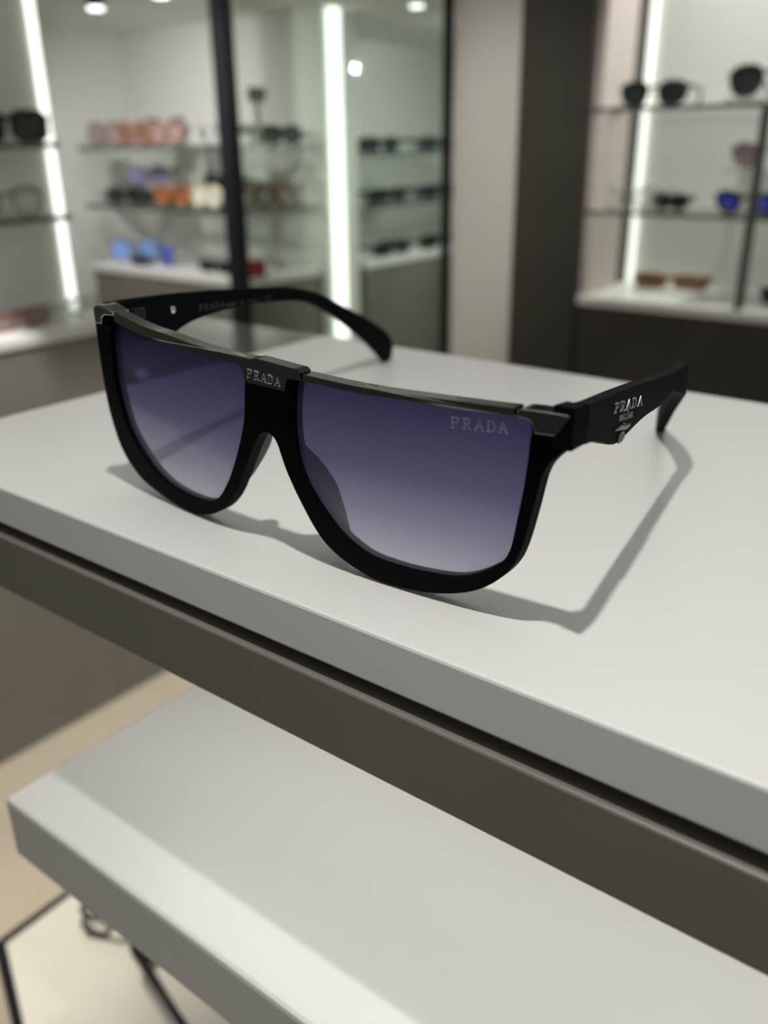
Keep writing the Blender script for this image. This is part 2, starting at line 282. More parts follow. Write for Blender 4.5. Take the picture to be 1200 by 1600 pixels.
# ================================================================== MAIN SUNGLASSES
D = {"outer":[[-6974,5815],[-6746,5823],[-6528,5827],[-6323,5826],[-6136,5817],[-5964,5800],[-5806,5775],[-5656,5745],[-5511,5714],[-5368,5682],[-5228,5653],[-5088,5625],[-4948,5601],[-4807,5578],[-4666,5557],[-4524,5538],[-4381,5521],[-4239,5505],[-4097,5490],[-3957,5476],[-3818,5461],[-3680,5446],[-3541,5430],[-3400,5413],[-3256,5397],[-3111,5381],[-2963,5366],[-2813,5353],[-2660,5342],[-2505,5333],[-2348,5326],[-2192,5318],[-2037,5311],[-1885,5302],[-1734,5293],[-1586,5282],[-1440,5271],[-1296,5261],[-1155,5251],[-1017,5242],[-882,5233],[-749,5226],[-616,5219],[-484,5213],[-353,5206],[-223,5200],[-96,5193],[30,5185],[156,5177],[284,5168],[411,5159],[536,5150],[657,5143],[773,5137],[884,5132],[993,5128],[1103,5124],[1216,5121],[1334,5118],[1454,5114],[1577,5111],[1700,5108],[1823,5105],[1944,5103],[2063,5100],[2179,5098],[2293,5097],[2404,5096],[2515,5095],[2626,5095],[2736,5095],[2846,5095],[2956,5096],[3064,5097],[3172,5099],[3279,5100],[3386,5102],[3490,5104],[3593,5105],[3693,5107],[3791,5109],[3888,5110],[3986,5112],[4086,5114],[4188,5116],[4292,5118],[4397,5120],[4502,5122],[4607,5124],[4711,5126],[4814,5128],[4915,5130],[5013,5132],[5108,5134],[5200,5136],[5289,5138],[5376,5140],[5465,5142],[5556,5145],[5650,5148],[5746,5151],[5843,5154],[5939,5158],[6034,5162],[6126,5165],[6215,5168],[6300,5171],[6383,5174],[6463,5176],[6541,5177],[6619,5178],[6697,5179],[6774,5179],[6850,5179],[6926,5179],[7002,5179],[7078,5179],[7108,5139],[7138,5098],[7134,5025],[7130,4951],[7125,4876],[7119,4799],[7109,4722],[7092,4644],[7063,4568],[7022,4496],[6969,4428],[6908,4362],[6846,4298],[6785,4233],[6730,4167],[6681,4099],[6638,4029],[6600,3954],[6567,3876],[6538,3795],[6513,3712],[6489,3627],[6466,3540],[6443,3451],[6420,3358],[6395,3262],[6371,3165],[6345,3066],[6319,2968],[6292,2868],[6265,2769],[6237,2670],[6209,2570],[6180,2468],[6149,2363],[6117,2254],[6082,2144],[6045,2034],[6005,1923],[5961,1813],[5912,1705],[5858,1601],[5797,1500],[5731,1402],[5659,1307],[5583,1215],[5505,1129],[5426,1049],[5347,974],[5266,903],[5182,835],[5095,769],[5005,705],[4910,644],[4811,586],[4708,532],[4600,481],[4489,432],[4375,387],[4259,345],[4140,305],[4021,268],[3903,234],[3788,204],[3676,179],[3568,159],[3461,141],[3354,126],[3248,112],[3139,99],[3027,87],[2913,75],[2795,65],[2674,56],[2549,49],[2423,45],[2298,44],[2179,48],[2066,57],[1960,73],[1858,94],[1758,119],[1659,146],[1559,175],[1459,207],[1358,243],[1256,284],[1154,329],[1052,379],[954,431],[860,487],[771,547],[687,612],[609,682],[537,758],[469,840],[407,927],[350,1017],[297,1108],[248,1200],[202,1292],[157,1385],[114,1479],[72,1574],[29,1670],[-13,1768],[-53,1866],[-93,1964],[-130,2063],[-165,2161],[-199,2260],[-231,2359],[-260,2457],[-287,2556],[-311,2656],[-332,2757],[-350,2860],[-366,2960],[-381,3056],[-397,3145],[-415,3226],[-441,3299],[-475,3362],[-521,3414],[-580,3452],[-652,3473],[-736,3474],[-829,3452],[-923,3405],[-1014,3337],[-1099,3250],[-1182,3149],[-1266,3038],[-1350,2923],[-1433,2809],[-1515,2696],[-1596,2584],[-1677,2470],[-1760,2353],[-1846,2231],[-1932,2106],[-2020,1979],[-2108,1853],[-2197,1728],[-2286,1603],[-2378,1480],[-2474,1358],[-2575,1238],[-2684,1117],[-2803,998],[-2931,880],[-3070,764],[-3218,653],[-3374,547],[-3536,449],[-3699,361],[-3865,285],[-4031,220],[-4199,167],[-4367,124],[-4531,91],[-4691,66],[-4850,51],[-5009,45],[-5171,48],[-5336,59],[-5501,77],[-5666,101],[-5833,129],[-6003,160],[-6175,193],[-6348,229],[-6520,266],[-6690,306],[-6856,350],[-7013,401],[-7156,458],[-7284,521],[-7397,591],[-7501,667],[-7597,749],[-7685,835],[-7767,927],[-7841,1024],[-7905,1128],[-7960,1236],[-8003,1348],[-8035,1463],[-8058,1580],[-8072,1700],[-8080,1824],[-8084,1952],[-8083,2082],[-8080,2212],[-8073,2341],[-8062,2469],[-8048,2596],[-8030,2723],[-8008,2851],[-7983,2979],[-7955,3107],[-7926,3234],[-7894,3362],[-7860,3491],[-7825,3622],[-7788,3753],[-7749,3885],[-7710,4015],[-7671,4143],[-7632,4269],[-7592,4395],[-7551,4521],[-7509,4648],[-7467,4773],[-7426,4893],[-7386,5007],[-7349,5116],[-7309,5222],[-7264,5330],[-7207,5443],[-7138,5562],[-7059,5687]],"hole_l":[[-6124,5604],[-5988,5580],[-5852,5557],[-5716,5535],[-5576,5513],[-5428,5491],[-5270,5469],[-5111,5448],[-4954,5430],[-4801,5416],[-4650,5405],[-4501,5396],[-4353,5386],[-4211,5375],[-4072,5364],[-3929,5350],[-3777,5336],[-3619,5320],[-3459,5304],[-3301,5288],[-3148,5273],[-3001,5259],[-2855,5246],[-2700,5234],[-2538,5223],[-2375,5213],[-2218,5203],[-2067,5195],[-1921,5187],[-1775,5181],[-1629,5175],[-1489,5170],[-1364,5163],[-1258,5149],[-1174,5121],[-1117,5075],[-1088,5010],[-1081,4931],[-1089,4840],[-1108,4738],[-1137,4627],[-1170,4517],[-1202,4411],[-1236,4304],[-1271,4195],[-1306,4087],[-1340,3983],[-1373,3883],[-1407,3783],[-1444,3682],[-1488,3581],[-1538,3477],[-1596,3366],[-1661,3246],[-1731,3118],[-1806,2985],[-1884,2852],[-1963,2720],[-2045,2585],[-2132,2447],[-2222,2307],[-2315,2166],[-2407,2029],[-2499,1896],[-2595,1766],[-2698,1633],[-2812,1495],[-2928,1359],[-3044,1231],[-3163,1108],[-3299,988],[-3453,878],[-3621,787],[-3797,715],[-3973,662],[-4148,627],[-4325,606],[-4502,595],[-4671,593],[-4831,597],[-4992,606],[-5157,620],[-5323,639],[-5484,664],[-5634,695],[-5774,733],[-5906,777],[-6030,827],[-6147,882],[-6257,944],[-6361,1012],[-6459,1088],[-6550,1171],[-6636,1261],[-6716,1355],[-6792,1450],[-6865,1547],[-6936,1644],[-7003,1742],[-7067,1842],[-7123,1944],[-7172,2050],[-7211,2161],[-7239,2283],[-7256,2413],[-7263,2547],[-7262,2682],[-7258,2816],[-7250,2949],[-7240,3082],[-7225,3219],[-7207,3357],[-7183,3495],[-7153,3634],[-7117,3773],[-7074,3914],[-7028,4055],[-6979,4192],[-6932,4322],[-6884,4450],[-6834,4580],[-6780,4713],[-6722,4846],[-6658,4978],[-6587,5111],[-6512,5240],[-6433,5358],[-6346,5456],[-6243,5535]],"hole_r":[[574,5025],[672,5030],[768,5035],[860,5038],[951,5039],[1046,5040],[1151,5039],[1265,5039],[1386,5039],[1513,5038],[1643,5037],[1774,5037],[1904,5036],[2033,5035],[2157,5035],[2276,5035],[2391,5035],[2504,5036],[2616,5036],[2727,5037],[2838,5038],[2948,5040],[3056,5041],[3165,5042],[3272,5044],[3378,5045],[3484,5047],[3588,5048],[3689,5049],[3785,5050],[3882,5051],[3982,5053],[4086,5054],[4193,5055],[4301,5056],[4411,5056],[4521,5057],[4631,5058],[4738,5059],[4843,5060],[4945,5061],[5043,5062],[5136,5062],[5223,5063],[5304,5064],[5380,5065],[5456,5067],[5538,5070],[5626,5075],[5716,5080],[5803,5086],[5886,5091],[5962,5094],[6039,5092],[6120,5085],[6200,5071],[6268,5053],[6321,5029],[6359,4996],[6384,4951],[6392,4892],[6386,4818],[6371,4732],[6354,4643],[6339,4555],[6325,4463],[6310,4366],[6294,4264],[6278,4164],[6262,4065],[6245,3965],[6228,3864],[6209,3763],[6191,3666],[6173,3571],[6152,3472],[6130,3372],[6108,3277],[6088,3188],[6068,3099],[6046,3002],[6022,2899],[5998,2793],[5974,2689],[5951,2588],[5927,2487],[5902,2379],[5875,2264],[5846,2149],[5816,2040],[5782,1940],[5743,1846],[5698,1757],[5644,1672],[5579,1589],[5501,1508],[5411,1429],[5315,1353],[5221,1280],[5129,1212],[5039,1148],[4946,1087],[4849,1028],[4744,970],[4632,914],[4517,864],[4404,823],[4292,790],[4181,765],[4067,745],[3953,727],[3843,712],[3738,698],[3635,686],[3530,674],[3421,664],[3311,655],[3202,648],[3092,642],[2978,639],[2859,638],[2734,637],[2608,638],[2483,640],[2365,644],[2254,649],[2148,658],[2041,672],[1934,695],[1830,725],[1733,760],[1641,800],[1550,844],[1458,893],[1365,948],[1277,1006],[1196,1066],[1123,1128],[1057,1193],[994,1261],[933,1331],[873,1404],[816,1478],[759,1553],[703,1630],[648,1708],[594,1788],[542,1869],[493,1949],[448,2029],[405,2110],[365,2193],[328,2278],[293,2366],[262,2453],[235,2540],[212,2627],[192,2716],[177,2809],[166,2903],[159,2998],[157,3096],[158,3197],[164,3301],[173,3405],[184,3507],[196,3609],[210,3713],[227,3818],[246,3924],[268,4030],[292,4135],[318,4240],[347,4344],[377,4444],[407,4539],[438,4633],[472,4731],[506,4829],[540,4928]],"bar_l":[[-5833,5917],[-5619,5873],[-5408,5828],[-5203,5784],[-5007,5747],[-4834,5716],[-4661,5689],[-4487,5664],[-4312,5642],[-4135,5625],[-3956,5612],[-3778,5600],[-3605,5585],[-3426,5565],[-3232,5541],[-3031,5516],[-2830,5492],[-2636,5471],[-2449,5455],[-2264,5440],[-2080,5427],[-1896,5416],[-1714,5407],[-1527,5400],[-1319,5394],[-1107,5388],[-907,5385],[-735,5382],[-606,5382],[-428,5423],[-261,5412],[-96,5401],[66,5390],[227,5378],[386,5367],[543,5356],[699,5344],[852,5333],[919,5253],[893,5164],[868,5073],[692,5074],[541,5069],[430,5014],[371,4888],[311,4733],[140,4737],[-34,4742],[-210,4746],[-388,4750],[-569,4753],[-752,4757],[-938,4760],[-984,4825],[-965,4934],[-960,5051],[-1013,5135],[-1115,5185],[-1245,5195],[-1416,5193],[-1605,5189],[-1786,5190],[-1955,5196],[-2139,5205],[-2332,5215],[-2529,5227],[-2722,5241],[-2893,5256],[-3084,5274],[-3286,5294],[-3492,5315],[-3694,5336],[-3882,5354],[-4047,5369],[-4228,5381],[-4413,5391],[-4600,5403],[-4784,5420],[-4977,5447],[-5175,5480],[-5364,5514],[-5529,5544],[-5742,5584],[-5955,5627],[-5894,5773]],"bar_r":[[972,5239],[1175,5233],[1376,5226],[1575,5218],[1770,5211],[1963,5203],[2151,5197],[2334,5192],[2512,5189],[2702,5188],[2889,5189],[3075,5191],[3259,5194],[3440,5198],[3620,5202],[3797,5206],[3945,5209],[4107,5213],[4279,5218],[4456,5222],[4634,5227],[4810,5232],[4980,5236],[5140,5240],[5287,5244],[5418,5247],[5530,5250],[5679,5253],[5826,5257],[5972,5261],[6116,5265],[6102,5112],[5958,5101],[5813,5090],[5666,5080],[5518,5074],[5406,5072],[5274,5070],[5126,5069],[4965,5067],[4795,5066],[4618,5065],[4439,5063],[4262,5062],[4089,5060],[3926,5058],[3778,5056],[3600,5053],[3420,5048],[3237,5044],[3052,5039],[2865,5036],[2676,5034],[2485,5034],[2306,5036],[2121,5040],[1932,5045],[1739,5051],[1542,5058],[1341,5065],[1139,5071],[934,5076]],"cap_r":[[6175,5232],[6269,5292],[6352,5295],[6436,5298],[6518,5301],[6600,5303],[6677,5302],[6765,5301],[6860,5300],[6959,5298],[7059,5296],[7158,5294],[7253,5292],[7244,5208],[7236,5123],[7227,5038],[7219,4952],[7211,4866],[7130,4843],[7050,4826],[6982,4823],[6899,4821],[6804,4819],[6704,4818],[6603,4817],[6507,4815],[6507,4907],[6500,4987],[6472,5036],[6426,5067],[6358,5084],[6270,5096],[6182,5108],[6179,5170]],"cap_l":[[-6794,5895],[-6715,5959],[-6595,6006],[-6490,6018],[-6370,6019],[-6262,6010],[-6152,5989],[-6030,5960],[-5904,5927],[-5782,5895],[-5811,5841],[-5840,5786],[-5992,5777],[-6145,5767],[-6277,5749],[-6404,5701],[-6507,5633],[-6572,5550],[-6622,5459],[-6780,5465],[-6940,5471],[-6911,5562],[-6884,5657],[-6856,5749],[-6827,5831]],"temple_l":[[-6375,323,6034],[-6429,515,6023],[-6484,711,6013],[-6540,909,6002],[-6597,1110,5989],[-6652,1305,5975],[-6717,1535,5958],[-6789,1791,5938],[-6865,2062,5917],[-6942,2334,5896],[-7015,2594,5875],[-7081,2830,5855],[-7151,3075,5833],[-7221,3325,5810],[-7293,3579,5785],[-7366,3838,5758],[-7440,4102,5731],[-7507,4341,5705],[-7582,4605,5676],[-7661,4887,5644],[-7744,5180,5611],[-7827,5476,5576],[-7910,5769,5543],[-7988,6048,5510],[-8069,6333,5476],[-8151,6624,5441],[-8234,6920,5406],[-8319,7222,5368],[-8406,7529,5330],[-8494,7843,5290],[-8592,8192,5245],[-8698,8565,5199],[-8807,8953,5150],[-8917,9345,5098],[-9026,9730,5043],[-9129,10096,4983],[-9237,10479,4911],[-9350,10880,4825],[-9463,11282,4731],[-9572,11667,4637],[-9669,12012,4548],[-9783,12418,4432],[-9897,12822,4300],[-10008,13217,4159],[-10112,13584,4011],[-10214,13946,3853],[-10319,14320,3693],[-10414,14655,3558],[-10531,15072,3393],[-10665,15546,3205],[-10808,16053,3004],[-10951,16561,2801],[-11086,17041,2608],[-11203,17456,2436],[-11341,17944,2224],[-11483,18450,1995],[-11617,18926,1771],[-11728,19318,1576],[-11841,19718,1337],[-11929,20031,1093],[-11983,20222,872],[-12008,20312,658],[-12001,20287,441],[-11971,20180,243],[-11923,20012,66],[-11865,19803,-53],[-11739,19358,19],[-11665,19094,195],[-11586,18813,408],[-11503,18520,607],[-11403,18165,847],[-11296,17784,1099],[-11190,17410,1334],[-11080,17017,1569],[-10957,16584,1824],[-10830,16132,2084],[-10704,15685,2335],[-10585,15262,2566],[-10475,14870,2773],[-10364,14478,2977],[-10254,14089,3171],[-10147,13708,3354],[-10044,13341,3521],[-9924,12919,3703],[-9804,12493,3875],[-9685,12069,4031],[-9568,11652,4164],[-9453,11245,4270],[-9338,10838,4356],[-9225,10435,4428],[-9114,10042,4491],[-9018,9703,4540],[-8915,9338,4588],[-8809,8960,4635],[-8702,8581,4678],[-8598,8211,4717],[-8499,7859,4751],[-8404,7525,4781],[-8312,7197,4807],[-8222,6876,4829],[-8133,6562,4848],[-8047,6255,4863],[-7962,5955,4874],[-7874,5643,4881],[-7784,5324,4885],[-7696,5009,4886],[-7612,4713,4883],[-7537,4445,4878],[-7473,4218,4871],[-7395,3943,4849],[-7321,3681,4813],[-7254,3442,4773],[-7196,3236,4728],[-7140,3038,4677],[-7092,2868,4636],[-7048,2710,4604],[-7001,2545,4588],[-6954,2378,4585],[-6900,2186,4592],[-6848,2002,4626],[-6795,1812,4694],[-6732,1588,4785],[-6665,1354,4889],[-6602,1130,4991],[-6548,936,5081],[-6493,741,5163],[-6437,542,5245],[-6388,371,5335],[-6357,258,5441],[-6347,223,5573],[-6353,245,5723],[-6366,290,5880]],"temple_l_n":[0.9625,0.2712,0.0],"rivet":[-7151,3076,5376],"hinge":[[-6623,1203,5755],[-6755,1673,5710],[-6738,1611,5380],[-6607,1145,5449]],"end_r":[[7305,259,5434],[7305,819,5381],[7305,932,4592],[7305,606,4598],[7305,263,4599]],"temple_r":[[7289,919,5364,7289,919,4568],[7226,1301,5297,7226,1301,4499],[7164,1684,5238,7164,1684,4406],[7101,2067,5187,7101,2067,4275],[7039,2449,5135,7039,2449,4125],[6977,2832,5084,6977,2832,3985],[6914,3215,5032,6914,3215,3876],[6852,3597,4976,6852,3597,3815],[6789,3980,4919,6789,3980,3797],[6727,4363,4863,6727,4363,3794],[6664,4745,4807,6664,4745,3790],[6602,5128,4750,6602,5128,3780],[6539,5511,4688,6539,5511,3765],[6477,5893,4627,6477,5893,3743],[6414,6276,4565,6414,6276,3709],[6352,6659,4503,6352,6659,3667],[6290,7041,4441,6290,7041,3621],[6227,7424,4379,6227,7424,3582],[6165,7807,4323,6165,7807,3559],[6102,8189,4267,6102,8189,3553],[6040,8572,4210,6040,8572,3553],[5977,8955,4154,5977,8955,3553],[5915,9337,4097,5915,9337,3553],[5852,9720,4041,5852,9720,3428],[5602,11271,3933,5723,10969,3051],[5294,12035,3628,5432,11705,2759],[4957,12800,3240,5119,12440,2409],[4575,13611,2781,4756,13229,1986],[4184,14422,2250,4378,14018,1516],[3805,15217,1632,3989,14823,961],[3465,15984,1027,3603,15656,448],[3217,16643,523,3308,16397,74],[3085,17027,124,3125,16913,10]],"pad_l":[[-1079,447,3375,520],[-1212,477,3226,700],[-1482,553,2850,900],[-1800,642,2417,900],[-2237,774,1787,650],[-2597,881,1288,200]],"pad_r":[[-535,460,3262,550],[-491,506,3012,700],[-425,584,2588,1000],[-242,691,2004,1200],[-34,782,1508,1150],[423,940,657,850],[752,989,410,500]],"t_lens":[[[4617,290,4586],[4700,296,4592]],[[4658,293,4589],[4681,251,4825]],[[4639,249,4822],[4777,258,4832],[4807,266,4806],[4802,275,4752],[4766,278,4719],[4670,271,4712]],[[4892,310,4606],[4969,315,4612]],[[4931,312,4609],[4950,271,4843]],[[4913,268,4841],[5034,277,4849],[5066,285,4823],[5062,294,4772],[5025,297,4737],[4941,291,4731]],[[5000,295,4735],[5055,322,4618],[5087,324,4620]],[[5157,330,4625],[5216,334,4630]],[[5309,342,4636],[5375,347,4641]],[[5184,332,4627],[5281,297,4865],[5343,344,4639]],[[5220,319,4713],[5320,327,4720]],[[5428,351,4644],[5532,360,4652],[5586,358,4690],[5612,346,4772],[5597,330,4850],[5547,319,4881],[5443,310,4875]],[[5464,354,4647],[5480,313,4877]],[[5683,373,4662],[5739,378,4666]],[[5829,386,4672],[5892,391,4676]],[[5708,375,4664],[5798,341,4897],[5862,389,4674]],[[5741,363,4748],[5838,371,4755]]],"t_plaque":[[[-838,-73,4899],[-770,-73,4895]],[[-804,-73,4897],[-741,-114,5111]],[[-775,-114,5113],[-663,-114,5106],[-643,-109,5079],[-658,-100,5030],[-693,-95,5004],[-771,-94,5008]],[[-613,-74,4886],[-550,-74,4882]],[[-581,-74,4884],[-521,-114,5097]],[[-552,-114,5099],[-452,-113,5092],[-431,-108,5065],[-444,-100,5018],[-481,-94,4991],[-550,-94,4995]],[[-501,-94,4992],[-479,-73,4878],[-452,-73,4876]],[[-395,-73,4873],[-347,-73,4870]],[[-270,-73,4865],[-216,-72,4862]],[[-373,-73,4871],[-249,-112,5079],[-242,-72,4863]],[[-328,-87,4946],[-245,-87,4941]],[[-172,-72,4859],[-86,-71,4854],[-35,-76,4883],[2,-90,4955],[4,-104,5030],[-30,-110,5064],[-116,-111,5070]],[[-142,-72,4857],[-86,-110,5068]],[[38,-70,4846],[85,-69,4843]],[[160,-68,4838],[212,-67,4835]],[[60,-69,4844],[177,-107,5049],[187,-68,4836]],[[103,-83,4919],[183,-82,4913]]],"t_temple":[[[7008,2824,4692],[6984,2968,4665]],[[6996,2896,4678],[6995,2903,4876]],[[7007,2831,4889],[6967,3072,4846],[6958,3130,4811],[6958,3129,4765],[6968,3069,4750],[6996,2899,4782]],[[6928,3314,4599],[6905,3455,4572]],[[6916,3384,4585],[6916,3390,4788]],[[6927,3319,4801],[6890,3547,4760],[6879,3613,4723],[6879,3612,4678],[6890,3544,4662],[6916,3387,4691]],[[6898,3498,4670],[6878,3619,4540],[6868,3681,4529]],[[6846,3817,4503],[6827,3933,4480]],[[6796,4121,4445],[6774,4257,4419]],[[6837,3870,4493],[6811,4033,4672],[6785,4192,4431]],[[6828,3929,4557],[6794,4133,4519]],[[6756,4367,4398],[6720,4591,4355],[6701,4704,4366],[6694,4750,4433],[6701,4705,4518],[6719,4592,4571],[6756,4369,4611]],[[6743,4445,4383],[6743,4446,4597]],[[6665,4923,4292],[6644,5052,4267]],[[6610,5259,4227],[6586,5410,4199]],[[6656,4981,4281],[6627,5156,4468],[6598,5337,4213]],[[6645,5045,4348],[6609,5270,4306]]],"t_box":[[[6922,3348,4494],[6730,4524,4263],[6732,4513,4147],[6925,3335,4384],[6922,3348,4494]],[[6903,3467,4379],[6903,3467,4445],[6894,3524,4381],[6887,3567,4426],[6884,3584,4356]],[[6870,3669,4339],[6871,3660,4408]],[[6848,3805,4379],[6846,3814,4310],[6834,3892,4295]],[[6820,3976,4278],[6814,4014,4271]],[[6804,4076,4259],[6796,4120,4250]],[[6817,3993,4275],[6810,4036,4335],[6800,4099,4254]],[[6815,4009,4296],[6804,4076,4283]],[[6789,4164,4241],[6791,4154,4312],[6775,4253,4223],[6776,4243,4294]],[[6753,4389,4197],[6759,4346,4222],[6760,4341,4258],[6754,4378,4268],[6747,4421,4243],[6746,4426,4207],[6753,4389,4197]],[[6879,3613,4486],[6846,3818,4511],[6803,4082,4389]],[[6865,3700,4246],[6852,3777,4181],[6814,4011,4137]]],"t_crest":[[[6966,3078,4236],[6923,3346,4202],[6889,3554,4207],[6829,3922,4081],[6762,4329,4033],[6769,4288,3992],[6826,3940,4031],[6894,3524,4144],[6930,3303,4178]],[[6906,3451,4200],[6781,4216,4035]],[[6895,3518,4160],[6799,4107,4028]],[[6912,3412,3864],[6902,3472,3992],[6879,3615,4037],[6851,3788,4001],[6838,3866,3860],[6866,3691,3824],[6912,3412,3864]],[[6888,3560,3892],[6860,3728,3946]],[[6882,3596,3940],[6850,3793,3837]]],"t_in":[[[-7479,4353,5115],[-7504,4439,5108]],[[-7492,4396,5112],[-7500,4425,5294]],[[-7488,4382,5297],[-7528,4527,5286],[-7537,4558,5262],[-7535,4552,5220],[-7524,4513,5199],[-7496,4411,5207]],[[-7561,4644,5091],[-7585,4727,5084]],[[-7573,4685,5088],[-7581,4714,5272]],[[-7570,4673,5275],[-7607,4806,5265],[-7617,4841,5240],[-7615,4835,5199],[-7603,4792,5176],[-7577,4700,5184]],[[-7596,4765,5179],[-7612,4822,5077],[-7622,4857,5074]],[[-7644,4935,5067],[-7662,5001,5062]],[[-7692,5107,5053],[-7713,5183,5047]],[[-7652,4965,5065],[-7686,5084,5244],[-7703,5147,5050]],[[-7664,5009,5129],[-7697,5124,5120]],[[-7731,5244,5042],[-7765,5367,5032],[-7784,5433,5055],[-7794,5468,5119],[-7790,5453,5187],[-7773,5396,5220],[-7739,5273,5230]],[[-7743,5287,5038],[-7751,5316,5226]],[[-7816,5547,5017],[-7835,5616,5011]],[[-7866,5726,5002],[-7889,5805,4996]],[[-7825,5578,5014],[-7859,5701,5197],[-7878,5767,4999]],[[-7837,5623,5080],[-7871,5743,5071]],[[-7916,5903,4988],[-7923,5925,5088],[-7932,5960,5003],[-7949,6018,5080],[-7947,6011,4978]],[[-7959,6055,4974],[-7969,6089,4971]],[[-7984,6144,4966],[-7995,6183,4962]],[[-7963,6070,4973],[-7981,6132,5070],[-7990,6164,4964]],[[-7970,6093,5008],[-7987,6152,5002]],[[-8004,6215,4959],[-8022,6278,4954],[-8031,6312,4966],[-8036,6329,5001],[-8034,6322,5038],[-8026,6292,5056],[-8008,6229,5061]],[[-8010,6237,4957],[-8014,6251,5059]],[[-8071,6453,4937],[-8051,6381,4944],[-8055,6396,5047],[-8075,6467,5040]],[[-8053,6388,4995],[-8069,6444,4990]],[[-8148,6727,4912],[-8153,6741,5016]],[[-8188,6866,4899],[-8192,6880,5004],[-8211,6948,4892],[-8215,6962,4996]],[[-8288,7222,4867],[-8292,7236,4972]],[[-8340,7408,4850],[-8344,7422,4956]],[[-8331,7374,4960],[-8358,7469,4951]],[[-8373,7524,4839],[-8384,7561,4835]],[[-8400,7621,4830],[-8413,7664,4826]],[[-8378,7541,4837],[-8396,7606,4939],[-8407,7644,4828]],[[-8384,7564,4874],[-8403,7630,4868]],[[-8429,7721,4929],[-8425,7707,4822],[-8447,7785,4815]],[[-8486,7925,4802],[-8488,7931,4856],[-8476,7889,4914]],[[-8488,7931,4856],[-8504,7987,4905]],[[-8646,8492,4895],[-8629,8434,4920],[-8606,8351,4870],[-8604,8343,4805],[-8624,8413,4756],[-8642,8478,4781]],[[-8724,8769,4756],[-8685,8629,4756],[-8690,8649,4921],[-8730,8789,4922]],[[-8687,8639,4839],[-8718,8748,4839]]],"T":[-0.1407,0.1408,0.8],"TH":0.0}
TG = D['T']
GS, GSB, GW, GH = 0.0045, 0.0096, 0.0716, 0.052
def ysurf(x, z):
    return GS*(x/GW)**2 + GSB*(1 - z/GH)
U = 1e-5
sun = empty('sunglasses', (TG[0], TG[1], TG[2] + 0.0002))
tag(sun, 'large black flat-top sunglasses with violet gradient lenses and gunmetal brow bar on the front shelf', 'sunglasses')

def plate(name, loops, y0, y1, m, bevel=0.0, dome=None):
    """outline (with holes) bent onto the front's curve, from y0 to y1 behind it"""
    bm = bmesh.new()
    sides = []
    for yy in (y0, y1):
        es, rings = [], []
        for lp in loops:
            vs = [bm.verts.new((x*U, ysurf(x*U, z*U) + yy, max(z*U, -0.0)) ) for x, z in lp]
            rings.append(vs)
            es += [bm.edges.new((vs[i], vs[(i+1) % len(vs)])) for i in range(len(vs))]
        bmesh.ops.triangle_fill(bm, use_beauty=True, use_dissolve=False, edges=es)
        sides.append(rings)
    for A, B in zip(*sides):
        n = len(A)
        for i in range(n):
            bm.faces.new((A[i], A[(i+1) % n], B[(i+1) % n], B[i]))
    o = link(name, bm, m, sun)
    if bevel:
        md = o.modifiers.new('bevel', 'BEVEL'); md.width = bevel; md.segments = 3; md.limit_method = 'ANGLE'; md.angle_limit = math.radians(50)
        for p in o.data.polygons: p.use_smooth = True
        md.harden_normals = True
    return o

front = plate('front_frame', [D['outer'], D['hole_l'], D['hole_r']], 0.0, 0.0036, MATTE_BLACK, 0.0006)

# lenses: gradient tint from dark violet at the brow to nearly clear at the bottom
def lens_material():
    m = bpy.data.materials.new('gradient_lens')
    m.use_nodes = True
    nt = m.node_tree
    for n in list(nt.nodes): nt.nodes.remove(n)
    N, L = nt.nodes.new, nt.links.new
    out = N('ShaderNodeOutputMaterial')
    tc = N('ShaderNodeTexCoord'); sp = N('ShaderNodeSeparateXYZ'); mr = N('ShaderNodeMapRange')
    mr.inputs['From Min'].default_value = 0.004; mr.inputs['From Max'].default_value = 0.054
    L(tc.outputs['Object'], sp.inputs[0]); L(sp.outputs['Z'], mr.inputs['Value'])
    def ramp(stops):
        r = N('ShaderNodeValToRGB')
        e = r.color_ramp.elements
        e[0].position, e[0].color = stops[0][0], stops[0][1] + (1,)
        e[1].position, e[1].color = stops[-1][0], stops[-1][1] + (1,)
        for p, c in stops[1:-1]:
            x = e.new(p); x.color = c + (1,)
        L(mr.outputs[0], r.inputs['Fac'])
        return r
    tint = ramp([(0.0, (0.66, 0.64, 0.74)), (0.25, (0.36, 0.34, 0.47)), (0.55, (0.155, 0.135, 0.26)), (1.0, (0.045, 0.036, 0.13))])
    dye = ramp([(0.0, (0.72, 0.70, 0.80)), (0.25, (0.50, 0.47, 0.64)), (0.55, (0.25, 0.22, 0.42)), (1.0, (0.085, 0.070, 0.20))])
    tr = N('ShaderNodeBsdfTransparent'); df = N('ShaderNodeBsdfDiffuse'); tl = N('ShaderNodeBsdfTranslucent')
    gl = N('ShaderNodeBsdfGlossy'); gl.inputs['Roughness'].default_value = 0.05
    L(tint.outputs[0], tr.inputs[0]); L(dye.outputs[0], df.inputs[0]); L(dye.outputs[0], tl.inputs[0])
    a1 = N('ShaderNodeMixShader'); a1.inputs[0].default_value = 0.45
    L(df.outputs[0], a1.inputs[1]); L(tl.outputs[0], a1.inputs[2])
    a2 = N('ShaderNodeMixShader'); a2.inputs[0].default_value = 0.36
    L(tr.outputs[0], a2.inputs[1]); L(a1.outputs[0], a2.inputs[2])
    fr = N('ShaderNodeFresnel'); fr.inputs['IOR'].default_value = 1.22
    a3 = N('ShaderNodeMixShader')
    L(fr.outputs[0], a3.inputs[0]); L(a2.outputs[0], a3.inputs[1]); L(gl.outputs[0], a3.inputs[2])
    L(a3.outputs[0], out.inputs['Surface'])
    return m
LENS = lens_material()
